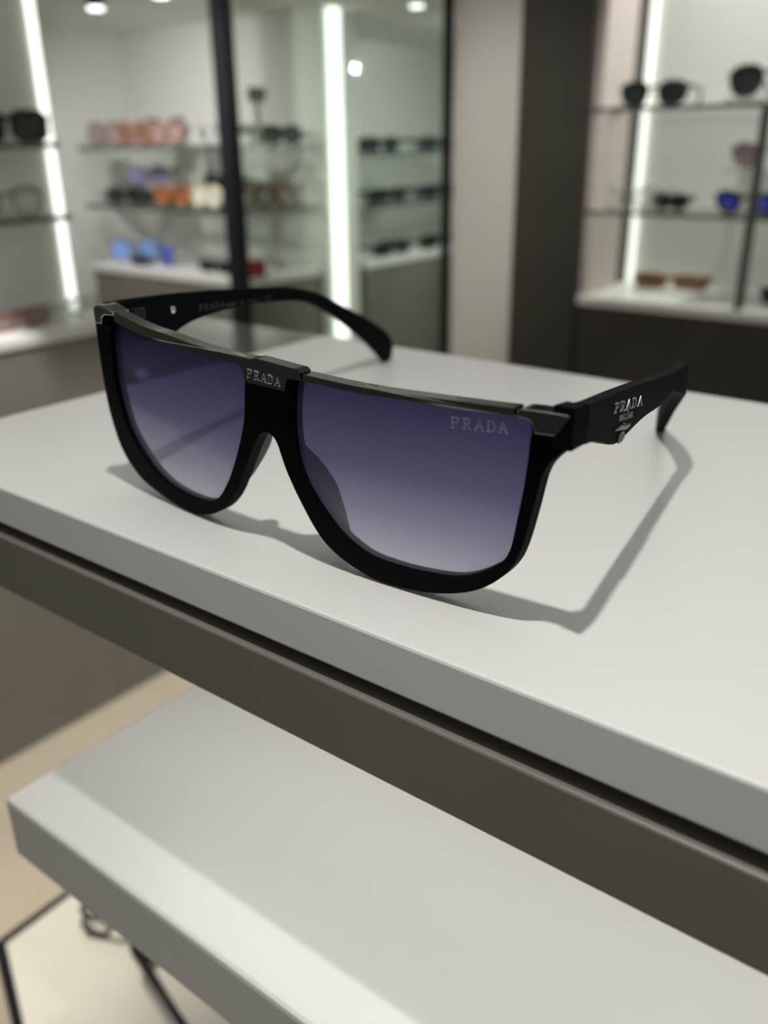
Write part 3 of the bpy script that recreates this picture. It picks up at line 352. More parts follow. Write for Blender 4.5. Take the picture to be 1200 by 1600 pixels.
def scaled(lp, k):
    cx = sum(p[0] for p in lp)/len(lp); cz = sum(p[1] for p in lp)/len(lp)
    return [(cx+(x-cx)*k, cz+(z-cz)*k) for x, z in lp]
for key in ('hole_l', 'hole_r'):
    # one sheet: the lens' front skin, sitting in the rim's groove
    bm = bmesh.new()
    lp = scaled(D[key], 1.004)
    vs = [bm.verts.new((x*U, ysurf(x*U, z*U) + 0.0016, z*U)) for x, z in lp]
    es = [bm.edges.new((vs[i], vs[(i+1) % len(vs)])) for i in range(len(vs))]
    bmesh.ops.triangle_fill(bm, use_beauty=True, edges=es)
    ln = link('lens', bm, LENS, sun)
    if ln.data.polygons[0].normal.y > 0:
        ln.data.flip_normals()
    if key == 'hole_r':
        ln['label'] = 'violet gradient lens with etched lettering'

for key, y0, y1, bv in (('bar_l', -0.0012, 0.0023, 0.0003), ('bar_r', -0.0012, 0.0023, 0.0003)):
    b = plate('brow_bar', [D[key]], y0, y1, GUNMETAL, bv)
    if key == 'bar_l':
        b['label'] = 'gunmetal brow bar with engraved bridge plaque'
for key, y1 in (('cap_l', 0.0036), ('cap_r', 0.0030)):
    plate('end_cap', [D[key]], -0.0018, y1, GUNMETAL, 0.0006)

# left temple: flat plate with its inner face towards the lens side
def vec(p): return Vector((p[0]*U, p[1]*U, p[2]*U))
def thick_plate(name, pts, off, m, bevel):
    bm = bmesh.new()
    n = len(pts); rings = []
    for o_ in (Vector((0, 0, 0)), off):
        vs = [bm.verts.new(p + o_) for p in pts]
        es = [bm.edges.new((vs[i], vs[(i+1) % n])) for i in range(n)]
        bmesh.ops.triangle_fill(bm, use_beauty=True, edges=es)
        rings.append(vs)
    for i in range(n):
        bm.faces.new((rings[0][i], rings[0][(i+1) % n], rings[1][(i+1) % n], rings[1][i]))
    o = link(name, bm, m, sun)
    md = o.modifiers.new('bevel', 'BEVEL'); md.width = bevel; md.segments = 3; md.limit_method = 'ANGLE'; md.angle_limit = math.radians(50)
    for p in o.data.polygons: p.use_smooth = True
    md.harden_normals = True
    return o
nl = Vector(D['temple_l_n'])
pts = [vec(p) for p in D['temple_l']]
pts = [Vector((p.x, p.y, max(p.z, 0.0))) for p in pts]
tl_ = thick_plate('temple', pts, nl*-0.0024, MATTE_BLACK, 0.0007)
# hinge leaf and rivet on its inner face
hp = [vec(p) for p in D['hinge']]
bm = bmesh.new()
for k in range(3):
    t0, t1 = k/3 + 0.03, (k+1)/3 - 0.03
    a = [hp[0].lerp(hp[3], t0), hp[1].lerp(hp[2], t0), hp[1].lerp(hp[2], t1), hp[0].lerp(hp[3], t1)]
    q = [bm.verts.new(p) for p in a] + [bm.verts.new(p + nl*0.0012) for p in a]
    for f in ((0, 1, 2, 3), (4, 5, 6, 7), (0, 1, 5, 4), (1, 2, 6, 5), (2, 3, 7, 6), (3, 0, 4, 7)):
        bm.faces.new([q[i] for i in f])
link('hinge', bm, BLACK_METAL, tl_)
bm = bmesh.new()
c = vec(D['rivet'])
mt = nl.to_track_quat('Z', 'Y').to_matrix().to_4x4(); mt.translation = c
bmesh.ops.create_uvsphere(bm, u_segments=20, v_segments=10, radius=0.00115, matrix=mt @ Matrix.Diagonal((1, 1, 0.45, 1)))
rv = link('rivet', bm, mat('rivet_steel', (0.75, 0.74, 0.72), 0.2, metal=1.0), tl_, smooth=True)
rv['label'] = 'shiny round steel rivet'

# right end piece and right temple (outer face towards the camera side)
ep = [vec(p) for p in D['end_r']]
bm = bmesh.new()
q0 = [bm.verts.new(p) for p in ep]; q1 = [bm.verts.new(p + Vector((-0.0046, 0.0006, 0))) for p in ep]
bm.faces.new(q0); bm.faces.new(q1)
for i in range(5):
    bm.faces.new((q0[i], q0[(i+1) % 5], q1[(i+1) % 5], q1[i]))
o = link('end_piece', bm, MATTE_BLACK, sun)
md = o.modifiers.new('bevel', 'BEVEL'); md.width = 0.0004; md.segments = 2
# left end piece: block joining cap and temple
a = pts[0]
bm = bmesh.new()
x0 = D['cap_l'][0][0]*U + 0.0020
zt = a.z - 0.0002
add_box(bm, (x0, ysurf(x0, 0.055)+0.0034, zt-0.0062), (x0+0.0055, a.y+0.0045, zt))
o = link('end_piece', bm, MATTE_BLACK, sun)
md = o.modifiers.new('bevel', 'BEVEL'); md.width = 0.0005; md.segments = 2

st = D['temple_r']
bm = bmesh.new()
rings = []
for i, s_ in enumerate(st):
    t_, b_ = vec(s_[:3]), vec(s_[3:])
    b_.z = max(b_.z, 0.0)
    ins = Vector((-0.0033, -0.0006, 0))
    rows = []
    nz = 4
    e = 0.0005
    for k in range(nz+1):
        f = k/nz
        p = t_.lerp(b_, f)
        rows.append(p)
    outer_ = rows
    inner_ = [p + ins for p in reversed(rows)]
    ring = [bm.verts.new(p) for p in outer_ + inner_]
    rings.append(ring)
for A, B in zip(rings, rings[1:]):
    n = len(A)
    for i in range(n):
        bm.faces.new((A[i], A[(i+1) % n], B[(i+1) % n], B[i]))
bm.faces.new(rings[0]); bm.faces.new(rings[-1])
tr_ = link('temple', bm, MATTE_BLACK, sun)
md = tr_.modifiers.new('bevel', 'BEVEL'); md.width = 0.0006; md.segments = 3; md.limit_method = 'ANGLE'; md.angle_limit = math.radians(55)
for p in tr_.data.polygons: p.use_smooth = True
md.harden_normals = True

# nose pads moulded on the rims
for key, sgn in (('pad_l', 1), ('pad_r', 1)):
    bm = bmesh.new()
    P = D[key]; rings = []
    side = -1.0 if key == 'pad_l' else 1.0
    nrow = []
    for j in range((len(P)-1)*6 + 1):
        i, f = divmod(j, 6); f /= 6.0
        if i >= len(P)-1: i, f = len(P)-2, 1.0
        a_, b_ = P[i], P[i+1]
        f2 = f*f*(3-2*f) if False else f
        p = vec(a_).lerp(vec(b_), f); d = ((a_[3]*(1-f) + b_[3]*f))*1e-5
        nrow.append((p, d))
    # smooth depth
    for _ in range(6):
        nrow = [nrow[0]] + [(nrow[k][0], (nrow[k-1][1] + 2*nrow[k][1] + nrow[k+1][1])/4) for k in range(1, len(nrow)-1)] + [nrow[-1]]
    for p, d in nrow:
        w = 0.0016*side
        flare = (0.12 if side < 0 else 0.22)*d*side
        ring = [p, p + Vector((flare*0.4, d*0.6, 0)), p + Vector((flare, d, 0)),
                p + Vector((flare + w*0.8, d*0.97, 0)), p + Vector((w + flare*0.4, d*0.6, 0)), p + Vector((w, 0, 0))]
        rings.append([bm.verts.new(v) for v in ring])
    for A, B in zip(rings, rings[1:]):
        for i in range(6):
            bm.faces.new((A[i], A[(i+1) % 6], B[(i+1) % 6], B[i]))
    bm.faces.new(rings[0]); bm.faces.new(rings[-1])
    o = link('nose_pad', bm, PAD_BLACK, sun, smooth=True)
    md = o.modifiers.new('sub', 'SUBSURF'); md.levels = 1; md.render_levels = 1

# lettering: fine raised strokes
def strokes(name, data, r, m, parent):
    bm = bmesh.new()
    for s_ in data:
        add_tube(bm, [vec(p) for p in s_], r, 5)
    return link(name, bm, m, parent)
lens_r = [c for c in sun.children if c.name.startswith('lens')][-1]
bar_l = [c for c in sun.children if c.name.startswith('brow_bar')][0]
for nm, key, r, m, par, lb in (('lettering', 't_lens', 0.00010, ENGRAVE, lens_r, 'fine etched lettering'),
                               ('lettering', 't_plaque', 0.00011, PLAQUE_ENGRAVE, bar_l, 'engraved lettering on plaque'),
                               ('lettering', 't_temple', 0.00016, SILVER, tr_, 'silver lettering'),
                               ('emblem', 't_box', 0.00010, SILVER, tr_, 'silver boxed emblem'),
                               ('emblem', 't_crest', 0.00022, SILVER, tr_, 'silver crest emblem'),
                               ('lettering', 't_in', 0.00010, GREY_PRINT, tl_, 'faint grey printed lettering')):
    o = strokes(nm, D[key], r, m, par)
    o['label'] = lb

# ================================================================== SHOP FITTINGS
def fitting(name, label, cat, loc, parts, group=None):
    t = empty(name, loc)
    tag(t, label, cat, group)
    for nm, a, b, m, bv in parts:
        box(nm, tuple(a[i]-loc[i] for i in range(3)), tuple(b[i]-loc[i] for i in range(3)), m, t, bv)
    return t

fitting('base_cabinet', 'grey-brown base cabinet with white counter along the left wall', 'cabinet', (-1.24, 0.2, 0.0), [
    ('body', (-1.310, -0.38, 0.0), (-1.172, 0.855, 0.632), TAUPE, 0.001),
    ('countertop', (-1.310, -0.38, 0.632), (-1.168, 0.858, 0.648), WHITE_TOP, 0.002)])
fitting('base_cabinet', 'grey-brown base cabinet with white counter in the back corner left of the black post', 'cabinet', (-1.54, 1.35, 0.0), [
    ('body', (-1.787, 1.232, 0.0), (-1.303, 1.468, 0.632), TAUPE, 0.001),
    ('countertop', (-1.789, 1.228, 0.632), (-1.300, 1.468, 0.648), WHITE_TOP, 0.002)])
fitting('base_cabinet', 'dark base cabinet with white counter seen through the glass partition', 'cabinet', (-1.44, 1.9, 0.0), [
    ('body', (-1.60, 1.60, 0.0), (-1.279, 2.30, 0.632), TAUPE, 0.001),
    ('countertop', (-1.60, 1.598, 0.632), (-1.275, 2.30, 0.648), WHITE_TOP, 0.002)])
fitting('base_cabinet', 'dark brown base cabinet with white counter under the right-hand wall niche', 'cabinet', (-0.2, 1.54, 0.0), [
    ('body', (-0.689, 1.440, 0.0), (0.40, 1.644, 0.632), BROWN, 0.001),
    ('countertop', (-0.689, 1.436, 0.632), (0.40, 1.644, 0.648), WHITE_TOP, 0.002)])

def glass_shelf(label, x0, x1, y0, y1, z, axis, th=0.007):
    t = empty('glass_shelf', ((x0+x1)/2, (y0+y1)/2, z-th))
    tag(t, label, 'shelf')
    l = t.location
    box('pane', (x0-l.x, y0-l.y, 0), (x1-l.x, y1-l.y, th), SHELF_GLASS, t)
    if axis == 'x':   # front edge runs along x at y0
        box('edge', (x0-l.x, y0-0.0015-l.y, -0.0002), (x1-l.x, y0-0.0001-l.y, th+0.0002), SHELF_EDGE, t)
    else:             # front edge runs along y at x1
        box('edge', (x1+0.0001-l.x, y0-l.y, -0.0002), (x1+0.0015-l.x, y1-l.y, th+0.0002), SHELF_EDGE, t)
    return t
glass_shelf('upper glass shelf on the left wall holding black sunglasses', -1.311, -1.19, -0.37, 0.790, 0.9005, 'y')
glass_shelf('lower glass shelf on the left wall holding clear frames', -1.311, -1.19, -0.37, 0.794, 0.8035, 'y')
glass_shelf('upper glass shelf in the back corner holding tortoiseshell frames', -1.787, -1.302, 1.236, 1.469, 0.893, 'x', 0.009)
glass_shelf('lower glass shelf in the back corner holding dark and orange frames', -1.787, -1.302, 1.236, 1.469, 0.776, 'x', 0.009)
glass_shelf('upper glass shelf seen through the partition', -1.62, -1.277, 1.60, 2.28, 0.872, 'y')
glass_shelf('lower glass shelf seen through the partition', -1.62, -1.277, 1.60, 2.28, 0.765, 'y')
glass_shelf('upper glass shelf of the right-hand wall niche holding black sunglasses', -0.686, 0.38, 1.442, 1.643, 0.943, 'x', 0.0055)
glass_shelf('lower glass shelf of the right-hand wall niche holding blue mirrored sunglasses', -0.686, 0.38, 1.442, 1.643, 0.787, 'x', 0.0055)

def led(name, label, a, b, m=LED, group=None):
    o = box(name, a, b, m)
    tag(o, label, 'light strip', group)
    return o
led('led_strip', 'vertical white light strip at the end of the left wall', (-1.3115, 0.848, 0.649), (-1.305, 0.858, 1.136))
led('led_strip', 'tall vertical white light strip right of the black post', (-1.284, 1.485, 0.0), (-1.270, 1.510, 1.136))
led('led_strip', 'vertical light strip in the left corner of the right-hand niche', (-0.686, 1.635, 0.650), (-0.677, 1.644, 1.40), LED_DIM)

o = box('corner_post', (-0.689, 1.445, 0.6485), (-0.674, 1.56, 1.40), mat('pinkish_panel', (0.60, 0.53, 0.49), 0.6))
tag(o, 'narrow pinkish side panel at the left end of the right-hand niche', 'panel')
o = box('divider_post', (-0.424, 1.443, 0.6485), (-0.412, 1.455, 0.9370), GREY_METAL)
tag(o, 'slim dark metal upright between the bays of the right-hand niche', 'post')

# partition: black post, glass pane and slim right frame
part = empty('glass_partition', (-1.31, 1.205, 0.0))
tag(part, 'floor-to-ceiling glass partition with a thick black post', 'partition')
lx, ly, lz = part.location
box('post', (-1.297-lx, 1.190-ly, 0), (-1.268-lx, 1.219-ly, 1.136), BLACK_METAL, part, 0.001)
A_, B_ = Vector((-1.2675, 1.206, 0)), Vector((-0.976, 1.443, 0))
dd = (B_-A_).normalized(); nn_ = Vector((dd.y, -dd.x, 0))*0.003
bm = bmesh.new()
vs = []
for z in (0.0, 1.136):
    vs.append([bm.verts.new(Vector((p.x-lx, p.y-ly, z))) for p in (A_+nn_, B_+nn_, B_-nn_, A_-nn_)])
# one sheet: only the front skin is needed for a thin pane; keep both skins as a closed slab
bm.faces.new(vs[0]); bm.faces.new(vs[1])
for i in range(4):
    bm.faces.new((vs[0][i], vs[0][(i+1) % 4], vs[1][(i+1) % 4], vs[1][i]))
link('pane', bm, PANE, part)
box('frame', (-0.976-lx, 1.436-ly, 0), (-0.9635-lx, 1.452-ly, 1.136), BLACK_METAL, part)

# ceiling spot lamps
def spot_lamp(loc, label):
    t = empty('ceiling_spotlight', loc)
    tag(t, label, 'spotlight', None)
    bm = bmesh.new()
    bmesh.ops.create_cone(bm, cap_ends=True, segments=24, radius1=0.014, radius2=0.011, depth=0.03, matrix=Matrix.Translation((0, 0, 0.018)))
    link('housing', bm, BLACK_METAL, t, smooth=False)
    bm = bmesh.new()
    bmesh.ops.create_cone(bm, cap_ends=True, segments=24, radius1=0.0125, radius2=0.0125, depth=0.004, matrix=Matrix.Translation((0, 0, 0.001)))
    link('lamp_lens', bm, SPOT_LENS, t)
    bm = bmesh.new()
    add_tube(bm, [(0, 0, 0.03), (0, 0, 1.137-loc[2])], 0.004, 8)
    link('stem', bm, BLACK_METAL, t)
    return t
spot_lamp((-1.555, 1.00, 1.098), 'leftmost lit ceiling spotlight above the left wall light strip')
spot_lamp((-1.345, 0.995, 1.096), 'lit ceiling spotlight with black housing left of the black post')
spot_lamp((-1.185, 0.995, 1.100), 'lit ceiling spotlight nearest the top of the black post')
spot_lamp((-1.075, 1.495, 1.122), 'lit ceiling spotlight seen through the top of the partition glass')

# low white display table at the lower left
t = empty('display_table', (-0.50, 0.26, 0.0))
tag(t, 'low cream display table with black metal rim below the front stand', 'table')
lx, ly = -0.50, 0.26
tp = [(-0.5735, 0.2215), (-0.5775, 0.43), (-0.25, 0.43), (-0.25, 0.10), (-0.37, 0.142)]
bm = bmesh.new()
lo = [bm.verts.new((x-lx, y-ly, 0.288)) for x, y in tp]; hi = [bm.verts.new((x-lx, y-ly, 0.300)) for x, y in tp]
bm.faces.new(lo); bm.faces.new(hi)
for i in range(5): bm.faces.new((lo[i], lo[(i+1) % 5], hi[(i+1) % 5], hi[i]))
link('tabletop', bm, mat('cream_laminate', (0.82, 0.77, 0.66), 0.35, spec=0.4, var=0.01), t)
bm = bmesh.new()
add_tube(bm, [(x-lx, y-ly, 0.2965) for x, y in tp], 0.0062, 8, closed=True)
link('rim', bm, BLACK_METAL, t)
for x, y in ((-0.565, 0.235), (-0.565, 0.42), (-0.262, 0.42), (-0.262, 0.118)):
    box('leg', (x-lx-0.006, y-ly-0.006, 0), (x-lx+0.006, y-ly+0.006, 0.288), BLACK_METAL, t)

# ================================================================== BACKGROUND EYEWEAR
def lens_outline(kind, w, h, n=28):
    P = []
    for i in range(n):
        a = 2*PI*i/n
        c, s = math.cos(a), math.sin(a)
        if kind == 'round':
            P.append((w/2*c, h/2*s))
        elif kind == 'cat':
            x = w/2*math.copysign(abs(c)**0.75, c); z = h/2*math.copysign(abs(s)**0.8, s)
            z += 0.12*h*(x/w) ; P.append((x*(1.0 if z > 0 else 0.88), z))
        elif kind == 'aviator':
            x = w/2*math.copysign(abs(c)**0.8, c); z = h/2*math.copysign(abs(s)**0.85, s)
            P.append((x*(1.0 + 0.28*z/h) - 0.08*w*(z < 0)*abs(z)/h, z))
        else:
            P.append((w/2*math.copysign(abs(c)**0.55, c), h/2*math.copysign(abs(s)**0.55, s)))
    return P

def eyewear(label, loc, rotz, fm, lm, kind='square', lw=0.050, lh=0.040, gap=0.018, rim=0.0026, group=None, tilt=0.0, folded=False, tlen=0.115, tm=None, cat='sunglasses'):
    name = 'sunglasses' if cat == 'sunglasses' else 'eyeglasses'
    t = empty(name, loc, rotz)
    tag(t, label, cat, group)
    tm = tm or fm
    zc = lh/2 + rim
    bmf = bmesh.new()
    for sd in (-1, 1):
        cx = sd*(gap + lw)/2
        P = lens_outline(kind, lw, lh)
        if sd < 0: P = [(-x, z) for x, z in P]
        yy = lambda x: 0.10*abs(x)**1.0*abs(x)/0.07
        ring = [(cx+x, yy(cx+x), zc+z) for x, z in P]
        add_tube(bmf, ring, rim, 6, closed=True)
        bm = bmesh.new()
        a = [bm.verts.new((p[0], p[1]-0.0008, p[2])) for p in ring]
        b = [bm.verts.new((p[0], p[1]+0.0008, p[2])) for p in ring]
        bm.faces.new(a); bm.faces.new(b)
        for i in range(len(a)): bm.faces.new((a[i], a[(i+1) % len(a)], b[(i+1) % len(a)], b[i]))
        link('lens', bm, lm, t)
    bz = zc + lh*0.22
    add_tube(bmf, [(-gap/2-0.002, 0.0005, bz), (-gap/4, -0.001, bz+0.002), (gap/4, -0.001, bz+0.002), (gap/2+0.002, 0.0005, bz)], rim*1.1, 6)
    xo = gap/2 + lw
    for sd in (-1, 1):
        add_tube(bmf, [(sd*(xo-0.002), 0.006, zc+lh*0.25), (sd*(xo+0.004), 0.009, zc+lh*0.27), (sd*(xo+0.005), 0.014, zc+lh*0.27)], rim*1.2, 6)
    link('frame', bmf, fm, t, smooth=True)
    for sd in (-1, 1):
        bm = bmesh.new()
        zt = zc + lh*0.27
        if folded:
            y_ = 0.018 + (0.006 if sd > 0 else 0.0)
            path = [(sd*(xo+0.005), 0.014, zt), (sd*(xo+0.002), y_, zt), (-sd*(xo*0.45), y_, zt-0.002), (-sd*xo*0.8, y_+0.001, zt-0.012)]
        else:
            path = [(sd*(xo+0.005), 0.014, zt), (sd*(xo+0.004), 0.045, zt), (sd*(xo+0.002), tlen*0.75, zt-0.001),
                    (sd*(xo-0.002), tlen*0.9, max(zt-0.012, 0.01)), (sd*(xo-0.006), tlen, max(0.0025, zt-0.036))]
        add_tube(bm, path, [rim*1.3, rim*1.2, rim, rim*1.1, rim*0.9][:len(path)], 6)
        link('temple', bm, tm, t, smooth=True)
    t.rotation_euler[0] = tilt
    return t

BLK = mat('black_plastic', (0.012, 0.014, 0.016), 0.35, spec=0.4)
DKL = mat('dark_lens', (0.022, 0.028, 0.030), 0.15, spec=0.6)
TORT = mat('tortoise_plastic', (0.22, 0.085, 0.03), 0.3, spec=0.5, var=0.6, scale=90)
ORNG = mat('orange_brown_plastic', (0.28, 0.11, 0.04), 0.3, spec=0.5, var=0.35, scale=80)
PINKT = mat('pinkish_tortoise', (0.27, 0.135, 0.10), 0.35, spec=0.5, var=0.35, scale=120)
DUSK = mat('dusky_pink_plastic', (0.22, 0.16, 0.16), 0.4, spec=0.4)
DUSKL = mat('dusky_pink_lens', (0.32, 0.25, 0.25), 0.2, spec=0.5)
CLEAR = glass('clear_plastic', (0.86, 0.86, 0.84), 0.4, haze=0.6, hazecol=(0.90, 0.90, 0.87))
CLEARL = glass('clear_lens', (0.93, 0.94, 0.93), 0.3, haze=0.12, hazecol=(0.8, 0.8, 0.8))
GREYF = mat('grey_wire', (0.22, 0.215, 0.20), 0.35, metal=0.5)
BLUE = mat('blue_mirror_lens', (0.10, 0.12, 0.85), 0.15, metal=0.2, spec=0.8, var=0.2, scale=25)
SKY = mat('sky_blue_mirror_lens', (0.32, 0.50, 1.0), 0.2, metal=0.1, spec=0.8, var=0.12, scale=25)
LILAC = mat('lilac_mirror_lens', (0.36, 0.34, 0.62), 0.2, metal=0.1, spec=0.7, var=0.1)
PINKL = mat('rose_lens', (0.38, 0.27, 0.31), 0.15, spec=0.6, var=0.15)
CREAM = mat('cream_plastic', (0.70, 0.68, 0.50), 0.4)
RED = mat('red_lacquer', (0.35, 0.03, 0.05), 0.35)
AMBER = mat('amber_lens', (0.18, 0.10, 0.06), 0.2, spec=0.6, var=0.2)
E90 = PI/2
gL = 'eyewear on the left wall'
gM = 'eyewear on the back corner shelves'
gF = 'eyewear seen through the partition glass'
gR = 'eyewear in the right-hand niche'
# left wall (fronts face +x)
eyewear('black wraparound sunglasses on the upper left wall shelf', (-1.222, 0.735, 0.9007), E90, BLK, DKL, 'square', 0.056, 0.036, 0.014, 0.004, gL)
eyewear('clear grey-rimmed eyeglasses on the lower left wall shelf', (-1.222, 0.715, 0.8037), E90, GREYF, CLEARL, 'round', 0.05, 0.038, 0.018, 0.002, gL, cat='eyeglasses')
eyewear('reddish brown folded sunglasses on the left wall counter', (-1.222, 0.705, 0.6482), E90+0.2, mat('red_brown_plastic', (0.30, 0.11, 0.09), 0.35), DUSKL, 'square', 0.052, 0.022, 0.016, 0.003, gL, folded=True)
eyewear('small clear eyeglasses by the light strip on the left wall counter', (-1.25, 0.80, 0.6482), E90, CLEAR, CLEARL, 'round', 0.03, 0.022, 0.012, 0.0022, gL, cat='eyeglasses', tlen=0.05)
# back corner, upper shelf
Z = 0.8932
eyewear('dusky pink sunglasses at the left end of the upper corner shelf', (-1.738, 1.272, Z), 0.15, DUSK, DUSKL, 'square', 0.044, 0.040, 0.012, 0.004, gM, tlen=0.05)
eyewear('pinkish tortoiseshell sunglasses left of centre on the upper corner shelf', (-1.630, 1.262, Z), 0.0, PINKT, AMBER, 'square', 0.046, 0.036, 0.014, 0.006, gM, tlen=0.06)
eyewear('black-topped sunglasses behind the tortoiseshell pair on the upper corner shelf', (-1.638, 1.352, Z), 0.1, BLK, DUSKL, 'cat', 0.055, 0.046, 0.014, 0.004, gM)
eyewear('speckled tortoiseshell sunglasses beside the clear frames on the upper corner shelf', (-1.524, 1.262, Z), -0.1, PINKT, DUSKL, 'square', 0.042, 0.036, 0.014, 0.005, gM, tlen=0.06)
eyewear('clear plastic eyeglasses left of the black post on the upper corner shelf', (-1.447, 1.270, Z), 0.0, CLEAR, CLEARL, 'square', 0.029, 0.034, 0.008, 0.004, gM, tlen=0.045, cat='eyeglasses')
eyewear('clear plastic eyeglasses hidden partly by the black post on the upper corner shelf', (-1.366, 1.270, Z), 0.0, CLEAR, CLEARL, 'square', 0.029, 0.034, 0.008, 0.004, gM, tlen=0.045, cat='eyeglasses')
eyewear('dark sunglasses right of the black post on the upper corner shelf', (-1.330, 1.392, Z), E90, BLK, mat('grey_lens', (0.12, 0.12, 0.14), 0.3), 'square', 0.046, 0.028, 0.014, 0.004, gM)
# clear sign holder right of the post
t = empty('sign_holder', (-1.318, 1.315, Z)); tag(t, 'tall clear acrylic holder right of the black post on the upper shelf', 'sign holder')
box('base', (-0.016, -0.02, 0), (0.016, 0.02, 0.004), CLEAR, t)
box('stem', (-0.003, -0.008, 0.0041), (0.003, 0.008, 0.075), CLEAR, t)
box('panel', (-0.003, -0.022, 0.0751), (0.003, 0.022, 0.10), GREYF, t)
# back corner, lower shelf
Z = 0.7762
eyewear('black sunglasses under the blue mirrored pair on the lower corner shelf', (-1.698, 1.275, Z), 0.2, BLK, DKL, 'square', 0.046, 0.026, 0.014, 0.004, gM, tlen=0.04)
eyewear('blue-lilac mirrored sunglasses raised on a stand on the lower corner shelf', (-1.705, 1.345, Z+0.036), 0.3, GREYF, LILAC, 'square', 0.046, 0.034, 0.012, 0.0025, gM, tlen=0.07)
t = empty('eyewear_stand', (-1.705, 1.365, Z)); tag(t, 'clear acrylic stand carrying the blue-lilac sunglasses on the lower corner shelf', 'stand')
box('base', (-0.03, -0.025, 0), (0.03, 0.06, 0.003), CLEAR, t)
box('riser', (-0.05, -0.010, 0.0031), (0.05, 0.006, 0.0355), CLEAR, t)
eyewear('dark green-black sunglasses in the middle of the lower corner shelf', (-1.600, 1.275, Z), 0.1, BLK, DKL, 'square', 0.046, 0.026, 0.014, 0.0035, gM, folded=True)
eyewear('orange-brown sunglasses left of the cream pair on the lower corner shelf', (-1.525, 1.262, Z), 0.25, ORNG, mat('orange_lens', (0.30, 0.11, 0.04), 0.3), 'round', 0.040, 0.034, 0.010, 0.005, gM, tlen=0.06)
eyewear('black upright sunglasses behind the orange-brown pair on the lower corner shelf', (-1.500, 1.365, Z), -0.2, BLK, DKL, 'square', 0.042, 0.056, 0.012, 0.004, gM, tlen=0.08)
eyewear('cream sunglasses left of the black post on the lower corner shelf', (-1.423, 1.262, Z), 0.0, CREAM, mat('cream_lens', (0.66, 0.66, 0.54), 0.3), 'round', 0.036, 0.038, 0.008, 0.004, gM, tlen=0.04)
eyewear('round tortoiseshell eyeglasses right of the black post on the lower shelf', (-1.328, 1.358, Z), E90, TORT, CLEARL, 'round', 0.045, 0.040, 0.014, 0.0045, gM, cat='eyeglasses')
# back corner, counter
Z = 0.6482
def lens_pair(label, loc, rotz, m, d1, d2, gap):
    return eyewear(label, loc, rotz, GREYF, m, 'round', d1, d2, gap, 0.0016, gM, tlen=0.09)
lens_pair('round sky blue mirrored sunglasses at the left end of the corner counter', (-1.728, 1.305, Z), 0.75, SKY, 0.050, 0.050, 0.008)
lens_pair('round violet-blue mirrored sunglasses in the middle of the corner counter', (-1.606, 1.290, Z), -0.40, BLUE, 0.048, 0.048, 0.008)
eyewear('small dark sunglasses between the two blue mirrored pairs on the corner counter', (-1.660, 1.262, Z), 0.0, BLK, DKL, 'square', 0.022, 0.014, 0.01, 0.003, gM, folded=True)
eyewear('dark folded sunglasses left of the black post on the corner counter', (-1.425, 1.275, Z), 0.0, BLK, DKL, 'square', 0.046, 0.018, 0.014, 0.004, gM, folded=True)
o = box('eyewear_case', (-1.325, 1.262, Z), (-1.305, 1.30, Z+0.034), RED, None, 0.003)
tag(o, 'small red eyewear case right of the black post on the counter', 'case')
# far cabinet behind the partition
for z, ya, yb, dl in ((0.8722, (1.675, 0.05), (1.90, 0.05), 'top shelf'), (0.7652, (1.705, 0.05), (1.905, 0.05), 'middle shelf'), (0.6482, (1.720, 0.05), (1.905, 0.05), 'counter')):
    for nth, (y, lw) in zip(('left', 'right'), (ya, yb)):
        eyewear('dark sunglasses behind the partition glass, %s of the two on the %s' % (nth, dl), (-1.300, y, z), E90, BLK, DKL, 'square', 0.058, 0.026 if z > 0.66 else 0.022, 0.018, 0.004, gF)
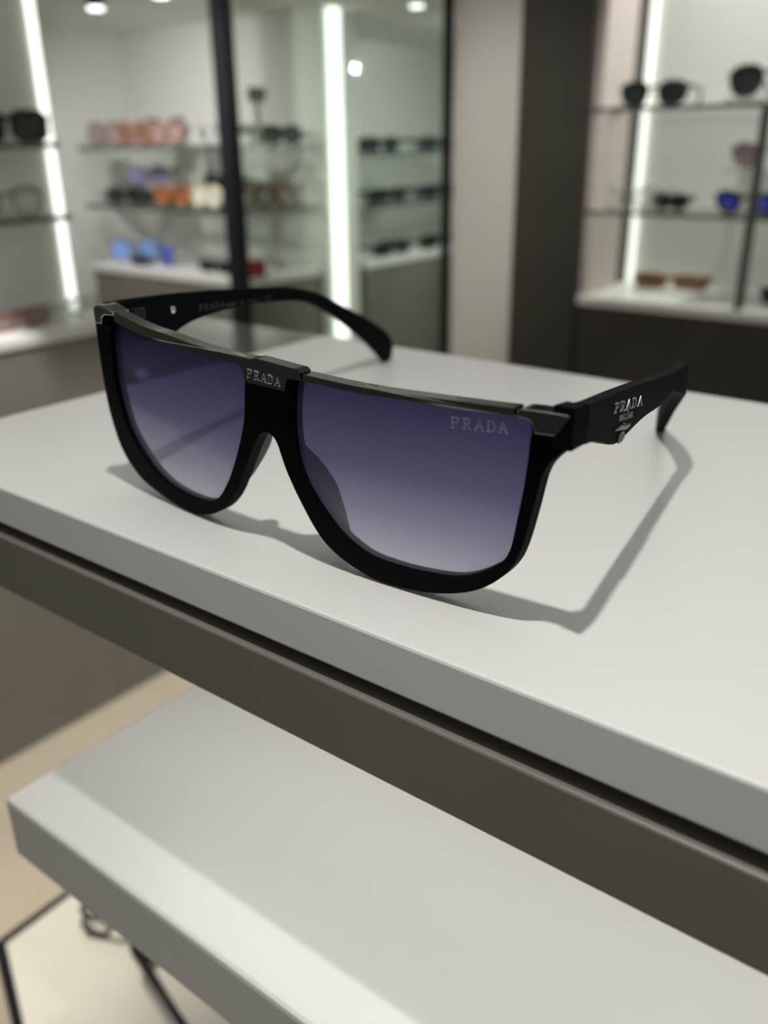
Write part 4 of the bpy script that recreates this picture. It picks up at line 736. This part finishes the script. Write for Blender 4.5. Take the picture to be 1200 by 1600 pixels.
# right-hand niche (fronts face -y)
eyewear('black sunglasses at the left end of the upper niche shelf', (-0.604, 1.480, 0.9432), 0.12, BLK, DKL, 'aviator', 0.042, 0.034, 0.018, 0.0022, gR)
eyewear('black sunglasses cut off by the picture edge on the upper niche shelf', (-0.428, 1.480, 0.9515), -0.25, BLK, DKL, 'aviator', 0.056, 0.042, 0.026, 0.0022, gR)
t = empty('eyewear_stand', (-0.418, 1.500, 0.9432)); tag(t, 'clear acrylic stand under the right-hand black sunglasses on the upper niche shelf', 'stand')
box('base', (-0.07, -0.03, 0), (0.07, 0.05, 0.008), CLEAR, t)
eyewear('thin clear eyeglasses at the left end of the lower niche shelf', (-0.640, 1.500, 0.7872), 0.1, GREYF, CLEARL, 'round', 0.044, 0.034, 0.018, 0.0012, gR, cat='eyeglasses')
eyewear('small dark folded sunglasses in the middle of the lower niche shelf', (-0.573, 1.520, 0.7872), 0.0, BLK, DKL, 'aviator', 0.030, 0.020, 0.0, 0.003, gR, folded=True)
eyewear('blue mirrored sunglasses beside the upright on the lower niche shelf', (-0.436, 1.482, 0.7872), -0.30, BLK, BLUE, 'cat', 0.046, 0.028, 0.026, 0.003, gR, tlen=0.035)
eyewear('rose-tinted sunglasses raised on a clear stand in the right-hand niche', (-0.437, 1.560, 0.850), -0.15, GREYF, PINKL, 'cat', 0.052, 0.036, 0.022, 0.002, gR)
t = empty('eyewear_stand', (-0.425, 1.565, 0.7872)); tag(t, 'clear acrylic riser carrying the rose-tinted sunglasses in the right-hand niche', 'stand')
box('base', (-0.06, -0.03, 0), (0.06, 0.05, 0.003), CLEAR, t)
box('riser', (-0.055, -0.003, 0.0031), (0.055, 0.003, 0.0585), CLEARL, t)
box('top_plate', (-0.070, -0.040, 0.0586), (0.070, 0.06, 0.0615), CLEARL, t)
eyewear('brown tortoiseshell folded sunglasses on the niche counter', (-0.580, 1.580, 0.6482), 0.15, TORT, AMBER, 'square', 0.052, 0.020, 0.018, 0.004, gR, folded=True, tm=ORNG)
eyewear('dark folded sunglasses right of the upright on the niche counter', (-0.345, 1.52, 0.6482), 0.0, BLK, DKL, 'square', 0.05, 0.02, 0.018, 0.004, gR, folded=True)
# on the low cream table
gT = 'eyewear on the low cream table'
eyewear('black sunglasses on the low cream table half hidden by the white shelf', (-0.452, 0.335, 0.3002), -1.85, BLK, mat('mauve_lens', (0.42, 0.36, 0.40), 0.2), 'square', 0.05, 0.036, 0.018, 0.003, gT)
eyewear('thin black round eyeglasses at the top corner of the low cream table', (-0.500, 0.282, 0.3002), 0.5, BLK, CLEARL, 'round', 0.024, 0.02, 0.010, 0.0022, gT, cat='eyeglasses', folded=True)
